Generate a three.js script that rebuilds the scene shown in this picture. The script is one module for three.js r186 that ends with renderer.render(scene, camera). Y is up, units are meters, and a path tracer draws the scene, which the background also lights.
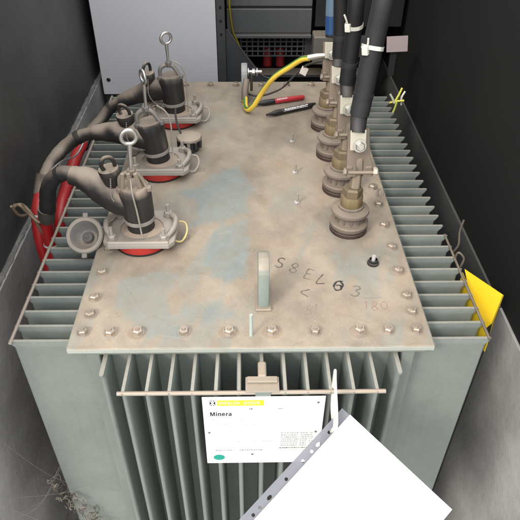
import * as THREE from 'three';
import { mergeGeometries, toCreasedNormals } from 'three/addons/utils/BufferGeometryUtils.js';
import { RoundedBoxGeometry } from 'three/addons/geometries/RoundedBoxGeometry.js';

// ------------------------------------------------------------------ scene, camera, sky, sun, exposure
const scene = new THREE.Scene();
const Y = 1.05;                                       // height of the transformer lid above the floor
const camera = new THREE.PerspectiveCamera(47.21, 1, 0.02, 400);
camera.position.set(-0.004, Y + 0.844, 0.766);
{
  const yaw = 0.0238, pitch = 0.6877, roll = 0.0089;
  camera.rotation.order = 'YXZ';
  camera.rotation.set(-pitch, -yaw, roll);
}
scene.add(camera);
const renderer = new THREE.WebGLRenderer({ antialias: true });
renderer.setSize(1024, 1024);
renderer.toneMapping = THREE.LinearToneMapping;
renderer.toneMappingExposure = 1.3;
renderer.shadowMap.enabled = true;

const SUN = new THREE.Vector3(-0.5, 0.62, 0.6).normalize();
function makeSky() {                                  // bright overcast sky: even grey cloud, a little brighter round the veiled sun
  const w = 256, h = 128, d = new Float32Array(w * h * 4);
  for (let j = 0; j < h; j++) for (let i = 0; i < w; i++) {
    const el = ((j + 0.5) / h - 0.5) * Math.PI, az = ((i + 0.5) / w - 0.5) * 2 * Math.PI;
    const v = new THREE.Vector3(Math.cos(el) * Math.cos(az), Math.sin(el), Math.cos(el) * Math.sin(az));
    const up = Math.max(0, v.y), glow = Math.pow(Math.max(0, v.dot(SUN)), 6);
    const cloud = 0.92 + 0.08 * Math.sin(az * 3 + 2 * Math.sin(el * 5)) * Math.cos(el * 4);
    let L = (0.85 + 0.55 * up + 0.9 * glow) * cloud;
    if (v.y < 0) L = 0.35;
    const k = (j * w + i) * 4;
    d[k] = L * 0.98; d[k + 1] = L * 1.0; d[k + 2] = L * 1.03; d[k + 3] = 1;
  }
  const t = new THREE.DataTexture(d, w, h, THREE.RGBAFormat, THREE.FloatType);
  t.mapping = THREE.EquirectangularReflectionMapping; t.magFilter = t.minFilter = THREE.LinearFilter; t.needsUpdate = true;
  return t;
}
const sky = makeSky();
scene.background = sky; scene.environment = sky;
scene.backgroundIntensity = 1.5; scene.environmentIntensity = 1.5;
const sun = new THREE.DirectionalLight(0xfff3e4, 1.4);
sun.position.copy(SUN).multiplyScalar(8).add(new THREE.Vector3(0, Y, -0.5));
sun.target.position.set(0, Y, -0.5);
sun.castShadow = true; sun.shadow.radius = 22; sun.shadow.mapSize.set(2048, 2048);
Object.assign(sun.shadow.camera, { left: -3, right: 3, top: 3, bottom: -3, near: 0.5, far: 20 });
scene.add(sun, sun.target);

// ------------------------------------------------------------------ helpers
function rng(seed) { let s = seed >>> 0; return () => { s = (s + 0x6d2b79f5) >>> 0; let t = s; t = Math.imul(t ^ (t >>> 15), t | 1); t ^= t + Math.imul(t ^ (t >>> 7), t | 61); return ((t ^ (t >>> 14)) >>> 0) / 4294967296; }; }
const R = rng(7);
const hash = (x, y, s) => { let h = Math.imul(x, 374761393) + Math.imul(y, 668265263) + Math.imul(s, 974634777); h = Math.imul(h ^ (h >>> 13), 1274126177); return ((h ^ (h >>> 16)) >>> 0) / 4294967296; };
function noise(x, y, s = 0, per = 0) {
  const xi = Math.floor(x), yi = Math.floor(y), fx = x - xi, fy = y - yi;
  const w = (a) => (per ? ((a % per) + per) % per : a);
  const u = fx * fx * (3 - 2 * fx), v = fy * fy * (3 - 2 * fy);
  const a = hash(w(xi), w(yi), s), b = hash(w(xi + 1), w(yi), s), c = hash(w(xi), w(yi + 1), s), d = hash(w(xi + 1), w(yi + 1), s);
  return a + (b - a) * u + (c - a) * v + (a - b - c + d) * u * v;
}
function fbm(x, y, s = 0, o = 4, per = 0) { let a = 0, k = 0.5, n = 0; for (let i = 0; i < o; i++) { a += k * noise(x, y, s + i * 17, per); n += k; k *= 0.5; x *= 2; y *= 2; per *= 2; } return a / n; }
const sstep = (a, b, x) => { const t = Math.min(1, Math.max(0, (x - a) / (b - a))); return t * t * (3 - 2 * t); };
const mix = (a, b, t) => a + (b - a) * t;
const V3 = (x, y, z) => new THREE.Vector3(x, y, z);

const offs = new Map(), used = new Map();
function numbered(n) { const k = used.get(n) || 0; used.set(n, k + 1); return k ? `${n}_${String(k).padStart(3, '0')}` : n; }
function tag(o, label, category, group, kind) { o.userData.label = label; if (category) o.userData.category = category; if (group) o.userData.group = group; if (kind) o.userData.kind = kind; return o; }
// a thing: a Group at its base (x, y over the lid, z); geometry of its parts is given in lid coordinates and moved to it
function thing(name, label, category, [x, y, z] = [0, 0, 0], group) {
  const o = new THREE.Group(); o.name = numbered(name); o.position.set(x, Y + y, z); scene.add(o);
  offs.set(o, V3(x, y, z)); return tag(o, label, category, group);
}
function prep(g) {
  let q = g.index ? g.toNonIndexed() : g.clone();
  if (!q.attributes.normal) q.computeVertexNormals();
  const n = q.attributes.position.count;
  if (!q.attributes.uv) q.setAttribute('uv', new THREE.BufferAttribute(new Float32Array(n * 2), 2));
  if (!q.attributes.color) q.setAttribute('color', new THREE.BufferAttribute(new Float32Array(n * 3).fill(1), 3));
  for (const k of Object.keys(q.attributes)) if (!['position', 'normal', 'uv', 'color'].includes(k)) q.deleteAttribute(k);
  return q;
}
function part(name, geoms, m, parent) {
  const gs = (Array.isArray(geoms) ? geoms : [geoms]).map(prep);
  const g = gs.length > 1 ? mergeGeometries(gs) : gs[0];
  const off = offs.get(parent) || V3(0, 0, 0);
  g.translate(-off.x, -off.y, -off.z);
  const o = new THREE.Mesh(g, m); o.name = name; o.castShadow = o.receiveShadow = true;
  parent.add(o); offs.set(o, off); return o;
}
function solo(name, geoms, m, label, category, group, kind) {   // a thing that is one mesh, geometry in lid coordinates
  const gs = (Array.isArray(geoms) ? geoms : [geoms]).map(prep); const g = gs.length > 1 ? mergeGeometries(gs) : gs[0];
  g.computeBoundingBox(); const b = g.boundingBox, c = b.getCenter(V3(0, 0, 0)); c.y = b.min.y; g.translate(-c.x, -c.y, -c.z);
  const o = new THREE.Mesh(g, m); o.name = numbered(name); o.position.set(c.x, c.y + Y, c.z); o.castShadow = o.receiveShadow = true; scene.add(o);
  return tag(o, label, category, group, kind);
}
function piece(name, geo, m, parent, x, y, z, turn = 0) {       // shared geometry at a place (lid coordinates)
  const off = offs.get(parent) || V3(0, 0, 0);
  const o = new THREE.Mesh(geo, m); o.name = name; o.position.set(x - off.x, y - off.y, z - off.z); o.rotation.y = turn; o.castShadow = o.receiveShadow = true; parent.add(o); return o;
}
function struct(name, geoms, m) { const o = part(name, geoms, m, scene); o.position.y = Y; o.userData.kind = 'structure'; return o; }

function boxUV(g, s = 1) {                                       // uv in metres by face direction
  g = g.index ? g.toNonIndexed() : g; const p = g.attributes.position, n = g.attributes.normal, uv = new Float32Array(p.count * 2);
  for (let i = 0; i < p.count; i += 3) {
    const nx = Math.abs(n.getX(i)) + Math.abs(n.getX(i + 1)) + Math.abs(n.getX(i + 2)), ny = Math.abs(n.getY(i)) + Math.abs(n.getY(i + 1)) + Math.abs(n.getY(i + 2)), nz = Math.abs(n.getZ(i)) + Math.abs(n.getZ(i + 1)) + Math.abs(n.getZ(i + 2));
    for (let k = i; k < i + 3; k++) {
      const x = p.getX(k), y = p.getY(k), z = p.getZ(k);
      const [a, b] = nx >= ny && nx >= nz ? [z, y] : ny >= nz ? [x, z] : [x, y];
      uv[k * 2] = a * s; uv[k * 2 + 1] = b * s;
    }
  }
  g.setAttribute('uv', new THREE.BufferAttribute(uv, 2)); return g;
}
function box(x0, x1, y0, y1, z0, z1, r = 0) {
  const w = x1 - x0, h = y1 - y0, d = z1 - z0;
  const g = r ? new RoundedBoxGeometry(w, h, d, 2, Math.min(r, w / 2.01, h / 2.01, d / 2.01)) : new THREE.BoxGeometry(w, h, d);
  g.translate((x0 + x1) / 2, (y0 + y1) / 2, (z0 + z1) / 2); return boxUV(g);
}
function cyl(r0, r1, h, seg, x, y, z) { const g = new THREE.CylinderGeometry(r1, r0, h, seg); g.translate(x, y + h / 2, z); return g; }
function lathe(prof, seg, x = 0, y = 0, z = 0, crease = 0.7) {
  let g = new THREE.LatheGeometry(prof.map(([r, h]) => new THREE.Vector2(Math.max(r, 1e-5), h)), seg);
  g = toCreasedNormals(g, crease); g.translate(x, y, z); return g;
}
function sweep(pts, rad, n = 40, m = 12, caps = true) {          // tube with a radius that changes along its length
  const c = new THREE.CatmullRomCurve3(pts.map((p) => (p.isVector3 ? p : V3(...p))), false, 'centripetal');
  const fr = c.computeFrenetFrames(n, false), P = [], N = [], U = [], I = []; const len = c.getLength();
  const rf = typeof rad === 'function' ? rad : Array.isArray(rad) ? (t) => { const k = t * (rad.length - 1), i = Math.min(rad.length - 2, Math.floor(k)); return mix(rad[i], rad[i + 1], k - i); } : () => rad;
  for (let i = 0; i <= n; i++) {
    const t = i / n, p = c.getPointAt(t), r = rf(t);
    for (let j = 0; j <= m; j++) {
      const a = (j / m) * Math.PI * 2, d = fr.normals[i].clone().multiplyScalar(Math.cos(a)).addScaledVector(fr.binormals[i], Math.sin(a));
      P.push(p.x + d.x * r, p.y + d.y * r, p.z + d.z * r); N.push(d.x, d.y, d.z); U.push(t * len, j / m);
    }
  }
  for (let i = 0; i < n; i++) for (let j = 0; j < m; j++) { const a = i * (m + 1) + j, b = a + m + 1; I.push(a, a + 1, b, b, a + 1, b + 1); }
  if (caps) for (const e of [0, n]) {
    const p = c.getPointAt(e / n), tn = c.getTangentAt(e / n).multiplyScalar(e ? 1 : -1), k = P.length / 3; P.push(p.x, p.y, p.z); N.push(tn.x, tn.y, tn.z); U.push(0, 0);
    for (let j = 0; j <= m; j++) { const q = (e * (m + 1) + j) * 3; P.push(P[q], P[q + 1], P[q + 2]); N.push(tn.x, tn.y, tn.z); U.push(0, 0); }
    for (let j = 0; j < m; j++) e ? I.push(k, k + 1 + j, k + 2 + j) : I.push(k, k + 2 + j, k + 1 + j);
  }
  const g = new THREE.BufferGeometry(); g.setAttribute('position', new THREE.Float32BufferAttribute(P, 3)); g.setAttribute('normal', new THREE.Float32BufferAttribute(N, 3)); g.setAttribute('uv', new THREE.Float32BufferAttribute(U, 2)); g.setIndex(I); return g;
}
function aim(g, from, dir) {                                     // geometry built along +y at the origin, turned to dir and moved
  g.applyQuaternion(new THREE.Quaternion().setFromUnitVectors(V3(0, 1, 0), V3(...dir).normalize())); g.translate(...from); return g;
}
const rot = (g, x, y, z, at = [0, 0, 0]) => { g.translate(-at[0], -at[1], -at[2]); g.applyMatrix4(new THREE.Matrix4().makeRotationFromEuler(new THREE.Euler(x, y, z))); g.translate(...at); return g; };
function hex(r, h, x = 0, y = 0, z = 0, turn = 0) { const g = lathe([[0, h], [r * 0.82, h], [r, h * 0.78], [r, 0]], 6, 0, 0, 0, 0.3); g.rotateY(turn); g.translate(x, y, z); return g; }
// colour of a geometry: base, with settled dust where it faces up (dust lies there whatever the light)
const DUST = [0.36, 0.285, 0.215];
function V(g, base, amt = 0, seed = 1, dust = DUST, f = 30) {
  g = g.index ? g.toNonIndexed() : g; if (!g.attributes.normal) g.computeVertexNormals();
  const p = g.attributes.position, n = g.attributes.normal, c = new Float32Array(p.count * 3);
  for (let i = 0; i < p.count; i++) {
    const up = n.getY(i), q = fbm(p.getX(i) * f + p.getY(i) * f * 0.6, p.getZ(i) * f + p.getY(i) * f * 0.8, seed, 3);
    const d = amt * Math.min(1, sstep(0.12, 0.85, up + (q - 0.5) * 0.9)) + (amt ? 0.1 * amt * q : 0);
    for (let k = 0; k < 3; k++) c[i * 3 + k] = mix(base[k] * (0.88 + 0.24 * q), dust[k] * (0.85 + 0.3 * q), Math.min(1, d));
  }
  g.setAttribute('color', new THREE.BufferAttribute(c, 3)); return g;
}
// ------------------------------------------------------------------ textures
function dataTex(n, fn, { srgb = false, repeat = 1 } = {}) {
  const d = new Uint8Array(n * n * 4);
  for (let j = 0; j < n; j++) for (let i = 0; i < n; i++) { const c = fn(i / n, j / n), k = (j * n + i) * 4; for (let q = 0; q < 3; q++) d[k + q] = Math.max(0, Math.min(255, 255 * (Array.isArray(c) ? c[q] : c))); d[k + 3] = 255; }
  const t = new THREE.DataTexture(d, n, n); t.wrapS = t.wrapT = THREE.RepeatWrapping; t.magFilter = THREE.LinearFilter; t.minFilter = THREE.LinearMipmapLinearFilter; t.generateMipmaps = true;
  if (srgb) t.colorSpace = THREE.SRGBColorSpace; t.repeat.set(repeat, repeat); t.needsUpdate = true; return t;
}
const grime = (seed, lo, hi, f = 8) => dataTex(512, (u, v) => {        // blotches, vertical streaks and specks
  const a = fbm(u * f, v * f, seed, 5, f), st = fbm(u * f * 6, v * 3, seed + 5, 3, 0) , sp = fbm(u * 96, v * 96, seed + 9, 2, 96);
  const k = mix(lo, hi, sstep(0.25, 0.75, a * 0.75 + 0.25 * sp)); return [k, k * 0.99, k * 0.975];
}, { srgb: true, repeat: 2 });
const paintTex = (() => {
  const n = 1024, c = document.createElement('canvas'); c.width = c.height = n; const x = c.getContext('2d'), im = x.createImageData(n, n);
  for (let j = 0; j < n; j++) for (let i = 0; i < n; i++) { const a = fbm(i / n * 5, j / n * 5, 11, 5, 5), b = fbm(i / n * 90, j / n * 90, 13, 2, 90), t = fbm(i / n * 70, j / n * 3, 15, 3, 0), k = (j * n + i) * 4, q = 236 + 26 * (a - 0.5) + 10 * (b - 0.5) - 5 * sstep(0.6, 0.8, t); im.data[k] = q; im.data[k + 1] = q; im.data[k + 2] = q - 3; im.data[k + 3] = 255; }
  x.putImageData(im, 0, 0); const r = rng(29); x.lineCap = 'round';
  for (let i = 0; i < 420; i++) { x.fillStyle = r() < 0.65 ? `rgba(255,255,250,${0.5 + 0.5 * r()})` : `rgba(70,55,40,${0.55 * r()})`; x.beginPath(); x.arc(r() * n, r() * n, 0.5 + 1.5 * r() * r(), 0, 7); x.fill(); }
  for (let i = 0; i < 40; i++) { x.strokeStyle = r() < 0.5 ? `rgba(120,90,60,${0.12 + 0.2 * r()})` : `rgba(255,255,250,${0.15 + 0.25 * r()})`; x.lineWidth = 0.5 + 1.1 * r(); const px = r() * n, py = r() * n, l = 8 + 50 * r(); x.beginPath(); x.moveTo(px, py); x.quadraticCurveTo(px + 8 * (r() - 0.5), py + l / 2, px + 6 * (r() - 0.5), py + l); x.stroke(); }
  const t = new THREE.CanvasTexture(c); t.colorSpace = THREE.SRGBColorSpace; t.wrapS = t.wrapT = THREE.RepeatWrapping; t.repeat.set(2, 2); return t;
})(), dirtTex = grime(31, 0.68, 1.0, 6), fineTex = grime(51, 0.8, 1.0, 16);
const bumpTex = dataTex(512, (u, v) => fbm(u * 32, v * 32, 71, 4, 32), { repeat: 4 });
const roughTex = dataTex(256, (u, v) => 0.55 + 0.4 * fbm(u * 10, v * 10, 81, 4, 10), { repeat: 2 });
const std = (o) => new THREE.MeshStandardMaterial(o);
const M = {
  paint: std({ vertexColors: true, map: paintTex, roughness: 0.45, bumpMap: bumpTex, bumpScale: 0.0003 }),
  rubber: std({ vertexColors: true, roughness: 0.58, bumpMap: bumpTex, bumpScale: 0.0004 }),
  gloss: std({ vertexColors: true, roughness: 0.38 }),
  metal: std({ vertexColors: true, roughness: 0.36, metalness: 0.85 }),
  dull: std({ vertexColors: true, roughness: 0.6, metalness: 0.35 }),
  bolt: std({ vertexColors: true, roughness: 0.4, metalness: 0.55 }),
  plain: std({ vertexColors: true, roughness: 0.7 }),
  nylon: new THREE.MeshPhysicalMaterial({ color: 0xe8e6da, roughness: 0.35, transmission: 0.25, thickness: 0 }),
};
const GREEN = [0.24, 0.27, 0.253], STEEL = [0.56, 0.55, 0.53], BLACK = [0.018, 0.018, 0.02], BRASS = [0.22, 0.165, 0.085];

// ------------------------------------------------------------------ the setting: ground, floor, walls of the kiosk
const soil = std({ color: new THREE.Color(0.3, 0.28, 0.25), roughness: 0.95, map: dirtTex });
struct('ground', boxUV(new THREE.BoxGeometry(120, 0.2, 120).translate(0, -1.35, 0)), soil);
const concrete = (c) => std({ color: new THREE.Color(...c), roughness: 0.85, map: dirtTex, bumpMap: bumpTex, bumpScale: 0.0015 });
struct('floor', box(-0.75, 0.75, -1.245, -1.05, -2.0, 0.14), concrete([0.2, 0.19, 0.18]));
// scuffed dark paint of the walls
const makeScuff = (base) => {
  const n = 1024, c = document.createElement('canvas'); c.width = c.height = n; const x = c.getContext('2d'), im = x.createImageData(n, n);
  for (let j = 0; j < n; j++) for (let i = 0; i < n; i++) { const a = fbm(i / n * 5, j / n * 5, 201, 5, 5), b = fbm(i / n * 60, j / n * 60, 203, 2, 60), k = (j * n + i) * 4, q = base + base * 0.3 * (a - 0.5) * 1.6 + 14 * (b - 0.5); im.data[k] = q; im.data[k + 1] = q; im.data[k + 2] = q * 0.985; im.data[k + 3] = 255; }
  x.putImageData(im, 0, 0); const r = rng(5); x.lineCap = 'round';
  for (let i = 0; i < 130; i++) { x.strokeStyle = `rgba(255,250,240,${0.06 + 0.22 * r() * r()})`; x.lineWidth = 0.6 + 1.6 * r(); const px = r() * n, py = r() * n, a = r() * 6.3, l = 6 + 60 * r() * r(); x.beginPath(); x.moveTo(px, py); x.quadraticCurveTo(px + Math.cos(a) * l * 0.5 + 4 * r(), py + Math.sin(a) * l * 0.5, px + Math.cos(a) * l, py + Math.sin(a) * l); x.stroke(); }
  for (let i = 0; i < 500; i++) { x.fillStyle = r() < 0.6 ? `rgba(255,245,230,${0.25 * r()})` : `rgba(20,18,15,${0.4 * r()})`; x.beginPath(); x.arc(r() * n, r() * n, 0.5 + 2.2 * r() * r(), 0, 7); x.fill(); }
  const t = new THREE.CanvasTexture(c); t.colorSpace = THREE.SRGBColorSpace; t.wrapS = t.wrapT = THREE.RepeatWrapping; t.repeat.set(1, 1); return t;
};
const scuff = makeScuff(190), scuffDark = makeScuff(120);
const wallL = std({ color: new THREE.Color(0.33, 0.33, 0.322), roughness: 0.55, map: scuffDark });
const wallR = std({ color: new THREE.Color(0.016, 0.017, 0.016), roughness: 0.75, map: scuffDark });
const plinthM = std({ color: new THREE.Color(0.62, 0.6, 0.59), roughness: 0.75, map: scuff, bumpMap: bumpTex, bumpScale: 0.0008 });
const ledgeM = concrete([0.23, 0.225, 0.215]);
struct('wall_left', box(-0.68, -0.622, -0.13, 1.0, -2.0, 0.14), wallL);
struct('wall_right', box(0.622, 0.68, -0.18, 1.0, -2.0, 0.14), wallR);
{
  const r = rng(61), pts = []; for (let z = -1.56; z <= 0.14; z += 0.02) pts.push([-0.6175 + 0.003 * (r() - 0.5), -0.131 + 0.004 * (r() - 0.5), z]);
  struct('plinth_left', [box(-0.68, -0.606, -1.05, -0.1305, -2.0, 0.14, 0.003)], plinthM);
  struct('mortar_bead', boxUV(sweep(pts, (t) => 0.006 + 0.005 * fbm(t * 60, 3, 5, 3), 340, 9)), ledgeM);
}
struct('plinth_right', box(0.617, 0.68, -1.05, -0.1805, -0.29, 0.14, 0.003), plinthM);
struct('shaded_plinth_right', box(0.6165, 0.68, -1.05, -0.1805, -2.0, -0.292, 0.003), std({ color: new THREE.Color(0.12, 0.12, 0.117), roughness: 0.75, map: scuff, bumpMap: bumpTex, bumpScale: 0.0008 }));  // rear length of the right plinth, its shade put into a darker base colour
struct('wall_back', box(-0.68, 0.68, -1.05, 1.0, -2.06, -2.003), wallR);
struct('ceiling', box(-0.7, 0.7, 1.003, 1.05, -2.06, -1.62), wallL);

// ------------------------------------------------------------------ the transformer
const tf = thing('transformer', 'grey-green oil transformer with ribbed tank and dusty bolted lid', 'transformer', [0, -1.0, -0.62]);
const gp = (g, a = 0.75, s = 3) => V(g, GREEN, a, s);
part('tank', [gp(box(-0.312, 0.312, -0.97, -0.026, -1.215, -0.03, 0.004), 0.5)], M.paint, tf);
for (const q of [-1, 1]) part('corner_strip', gp(box(q * 0.3075 - 0.0135, q * 0.3075 + 0.0135, -0.95, -0.0265, -0.044, -0.012, 0.004), 0.3), M.paint, tf);
part('tank_rim', [gp(box(-0.338, 0.338, -0.026, -0.0125, -1.24, -0.008, 0.002), 0.8)], M.paint, tf);
part('base_skid', [gp(box(-0.28, -0.2, -1.0, -0.97, -1.2, -0.05)), gp(box(0.2, 0.28, -1.0, -0.97, -1.2, -0.05))], M.paint, tf);
// lid: dust lies thick, rubbed off in patches down to the grey-green paint
const lidTex = (() => {
  const W = 1024, H = 1824, c = document.createElement('canvas'); c.width = W; c.height = H; const x = c.getContext('2d'), im = x.createImageData(W, H);
  const patches = [
    [[-0.094, -0.673], [0.003, -0.661], [0.006, -0.441], [-0.069, -0.396], [-0.15, -0.388], [-0.14, -0.495], [-0.171, -0.537], [-0.126, -0.605]],
    [[-0.077, -0.385], [0.006, -0.44], [0.012, -0.298], [-0.011, -0.191], [-0.086, -0.202], [-0.097, -0.284]],
    [[-0.296, -0.21], [-0.2, -0.235], [-0.13, -0.225], [-0.165, -0.149], [-0.14, -0.06], [-0.12, -0.012], [-0.2, -0.03], [-0.284, -0.12]],
    [[-0.16, -0.13], [-0.108, -0.125], [-0.03, -0.1], [-0.02, -0.075], [-0.133, -0.055]],
    [[0.17, -0.3], [0.25, -0.27], [0.24, -0.19], [0.19, -0.2]], [[0.05, -0.55], [0.11, -0.53], [0.1, -0.42], [0.03, -0.42]], [[-0.2, -0.98], [-0.08, -1.0], [-0.06, -0.9], [-0.14, -0.86]]];
  const str = [0.9, 0.85, 0.68, 0.55, 0.32, 0.18, 0.35];
  const sd = (P, px, pz) => { let d = 1e9, s = 1; for (let i = 0, j = P.length - 1; i < P.length; j = i++) { const [ax, az] = P[i], [bx, bz] = P[j], ex = bx - ax, ez = bz - az, wx = px - ax, wz = pz - az, t = Math.min(1, Math.max(0, (wx * ex + wz * ez) / (ex * ex + ez * ez))), qx = wx - ex * t, qz = wz - ez * t; d = Math.min(d, qx * qx + qz * qz); if ((az > pz) !== (bz > pz) && px < ((bx - ax) * (pz - az)) / (bz - az) + ax) s = -s; } return -s * Math.sqrt(d); };
  for (let j = 0; j < H; j++) for (let i = 0; i < W; i++) {
    const lx = (i + 0.5) / W * 0.7 - 0.35, lz = (j + 0.5) / H * 1.25 - 1.25;
    const n1 = fbm(lx * 14, lz * 14, 301, 5), n2 = fbm(lx * 60, lz * 60, 303, 3), n3 = fbm(lx * 400, lz * 400, 305, 2), sw = fbm(lx * 26 + lz * 9, lz * 5 - lx * 3, 307, 4);
    let p = 0;
    for (let q = 0; q < patches.length; q++) { const d = sd(patches[q], lx, lz) + (n1 - 0.5) * 0.055 + (n2 - 0.5) * 0.02 + (sw - 0.5) * 0.03; p = Math.max(p, str[q] * sstep(-0.01, 0.008 + 0.022 * sw, d)); }
    p *= 0.72 + 0.28 * sstep(0.3, 0.62, n2 * 0.6 + sw * 0.4);
    p = Math.min(1, p + 0.3 * sstep(0.46, 0.72, sw) * sstep(-0.75, -0.3, lz) + 0.14 * sstep(0.5, 0.75, sw) + 0.06 * n3);
    const dk = 0.86 + 0.2 * n1 - 0.09 * sstep(0.52, 0.72, fbm(lx * 9 + 3, lz * 7, 331, 4)) + 0.1 * (fbm(lx * 30 - lz * 22, lz * 9 + lx * 11, 337, 4) - 0.5) + 0.07 * (n2 - 0.5) + 0.07 * (n3 - 0.5) + 0.08 * (sw - 0.5), rust = sstep(0.55, 0.8, fbm(lx * 22 + 5, lz * 22, 311, 4)) * 0.13;
    const D = [162, 147, 128], G = [131, 136, 130], k = (j * W + i) * 4;
    for (let q = 0; q < 3; q++) im.data[k + q] = mix(mix(D[q] * dk, [150, 112, 82][q], rust * (1 - p)), G[q] * (0.94 + 0.1 * n2), p);
    im.data[k + 3] = 255;
  }
  x.putImageData(im, 0, 0);
  const X = (lx) => (lx + 0.35) / 0.7 * W, Z = (lz) => (lz + 1.25) / 1.25 * H, r = rng(91); x.lineCap = 'round'; x.lineJoin = 'round';
  for (let i = 0; i < 2200; i++) { x.fillStyle = r() < 0.55 ? `rgba(70,48,34,${0.5 * r()})` : `rgba(235,225,210,${0.5 * r()})`; x.beginPath(); x.arc(r() * W, r() * H, 0.5 + 1.6 * r() * r(), 0, 7); x.fill(); }
  for (let i = 0; i < 130; i++) { x.strokeStyle = r() < 0.5 ? `rgba(222,208,190,${0.08 + 0.14 * r()})` : `rgba(110,90,72,${0.1 + 0.15 * r()})`; x.lineWidth = 0.8 + 2 * r(); const px = r() * W, py = r() * H, a = r() * 6.3, l = 15 + 110 * r(); x.beginPath(); x.moveTo(px, py); x.quadraticCurveTo(px + Math.cos(a) * l * 0.5 + 20 * (r() - 0.5), py + Math.sin(a) * l * 0.5 + 20 * (r() - 0.5), px + Math.cos(a) * l, py + Math.sin(a) * l); x.stroke(); }
  // brown rings round the bolts, drip marks
  for (const [bx, bz] of [[0.04, -0.04], [-0.044, -0.04], [0.21, -0.039], [-0.221, -0.041], [0.321, -0.22]]) { x.fillStyle = 'rgba(120,80,50,0.18)'; x.beginPath(); x.ellipse(X(bx), Z(bz), 30, 26, 0, 0, 7); x.fill(); }
  // handwriting
  const G = { S: [[[.8, .1], [.45, 0], [.15, .2], [.3, .45], [.65, .55], [.8, .8], [.5, 1], [.1, .9]]], 8: [[[.5, .5], [.2, .3], [.5, 0], [.8, .25], [.5, .5], [.15, .75], [.5, 1], [.85, .75], [.5, .5]]], E: [[[.85, .08], [.25, .05], [.2, .5], [.65, .48]], [[.2, .5], [.12, .95], [.8, .98]]], L: [[[.4, 0], [.12, .92], [.85, .8]]], 6: [[[.75, .05], [.25, .2], [.1, .65], [.45, 1], [.85, .8], [.7, .5], [.3, .55]], [[.5, .1], [.9, .4], [.85, .8]]], 3: [[[.15, .1], [.6, 0], [.85, .2], [.5, .45], [.9, .65], [.6, .98], [.1, .9]]], v: [[[.9, .05], [.1, .4], [.75, .9]]], 5: [[[.8, .05], [.3, .1], [.25, .45], [.7, .5], [.75, .85], [.2, .95]]], 1: [[[.3, .2], [.55, 0], [.5, 1]]], 0: [[[.5, 0], [.15, .4], [.4, 1], [.85, .7], [.75, .15], [.5, 0]]] };
  const glyph = (ch, lx, lz, w, h, rotA, col, lw) => { x.save(); x.translate(X(lx), Z(lz)); x.rotate(rotA); x.strokeStyle = col; const kx = W / 0.7 * w, kz = H / 1.25 * h;
    for (const st0 of G[ch]) { const st = new THREE.CatmullRomCurve3(st0.map(([a, b]) => V3(a, b, 0))).getPoints(st0.length * 4).map((q) => [q.x, q.y]); for (let i = 0; i + 1 < st.length; i++) { x.lineWidth = lw * (0.7 + 0.7 * r()); x.globalAlpha = 0.35 + 0.6 * fbm(i * 0.5 + st0.length, lx * 90, 7, 2); x.beginPath(); x.moveTo((st[i][0] - .5) * kx, (st[i][1] - .5) * kz); x.lineTo((st[i + 1][0] - .5) * kx, (st[i + 1][1] - .5) * kz); x.stroke(); } } x.restore(); };
  const ink = 'rgba(52,44,42,0.85)', red = 'rgba(140,88,80,0.6)';
  [['S', .066, -.251], ['8', .095, -.233], ['E', .127, -.212], ['L', .152, -.193], ['6', .186, -.175], ['3', .22, -.156]].forEach(([ch, a, b], i) => glyph(ch, a, b, .022, .034, 0.35, [ink, 'rgba(80,70,64,.5)', 'rgba(80,70,64,.6)', ink, 'rgba(35,30,30,.95)', 'rgba(80,70,64,.6)'][i], i === 4 ? 5 : 3.8));
  glyph('v', .113, -.151, .022, .026, 0.1, ink, 3);
  glyph('5', .117, -.1, .016, .03, 0.2, 'rgba(110,96,88,.5)', 2.2); glyph('1', .131, -.103, .012, .028, 0.2, 'rgba(110,96,88,.5)', 2.2);
  glyph('1', .235, -.112, .014, .024, 0.1, red, 2.4); glyph('8', .252, -.11, .017, .026, 0.1, red, 2.4); glyph('0', .272, -.112, .018, .022, 0.1, red, 2.4);
  x.strokeStyle = 'rgba(95,95,110,0.55)'; x.lineWidth = 2; x.beginPath(); x.moveTo(X(.235), Z(-.134)); x.lineTo(X(.272), Z(-.136)); x.stroke();
  x.strokeStyle = 'rgba(95,78,62,0.6)'; x.lineWidth = 2.4;   // small oblong stampings
  for (const [a, b] of [[-.134, -.651], [-.153, -.345]]) { x.strokeRect(X(a) - 13, Z(b) - 13, 26, 24); x.beginPath(); x.moveTo(X(a) - 8, Z(b)); x.lineTo(X(a) + 9, Z(b) + 2); x.stroke(); }
  const t = new THREE.CanvasTexture(c); t.colorSpace = THREE.SRGBColorSpace; t.anisotropy = 8; return t;
})();
const lidM = std({ map: lidTex, roughness: 0.7, bumpMap: bumpTex, bumpScale: 0.0004 });
const lidG = (() => {
  const g = box(-0.35, 0.35, -0.0125, 0, -1.25, 0, 0.0025), p = g.attributes.position, uv = g.attributes.uv;
  for (let i = 0; i < p.count; i++) uv.setXY(i, (p.getX(i) + 0.35) / 0.7, -p.getZ(i) / 1.25);
  const n = g.attributes.normal, col = new Float32Array(p.count * 3);
  for (let i = 0; i < p.count; i++) { const top = n.getY(i) > 0.3; for (let k = 0; k < 3; k++) col[i * 3 + k] = top ? 1 : [1.0, 1.0, 1.0][k]; }
  return g;
})();
const lid = part('lid', lidG, lidM, tf);
part('lid_edge', [V(box(-0.3495, 0.3495, -0.0118, -0.002, -0.002, 0.0009, 0.0008), [0.45, 0.475, 0.43], 0.3), ...[-1, 1].map((q) => V(box(q * 0.3494 - 0.0015, q * 0.3494 + 0.0015, -0.0118, -0.002, -1.249, -0.003, 0.0008), [0.45, 0.475, 0.43], 0.3))], M.paint, lid);
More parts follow.
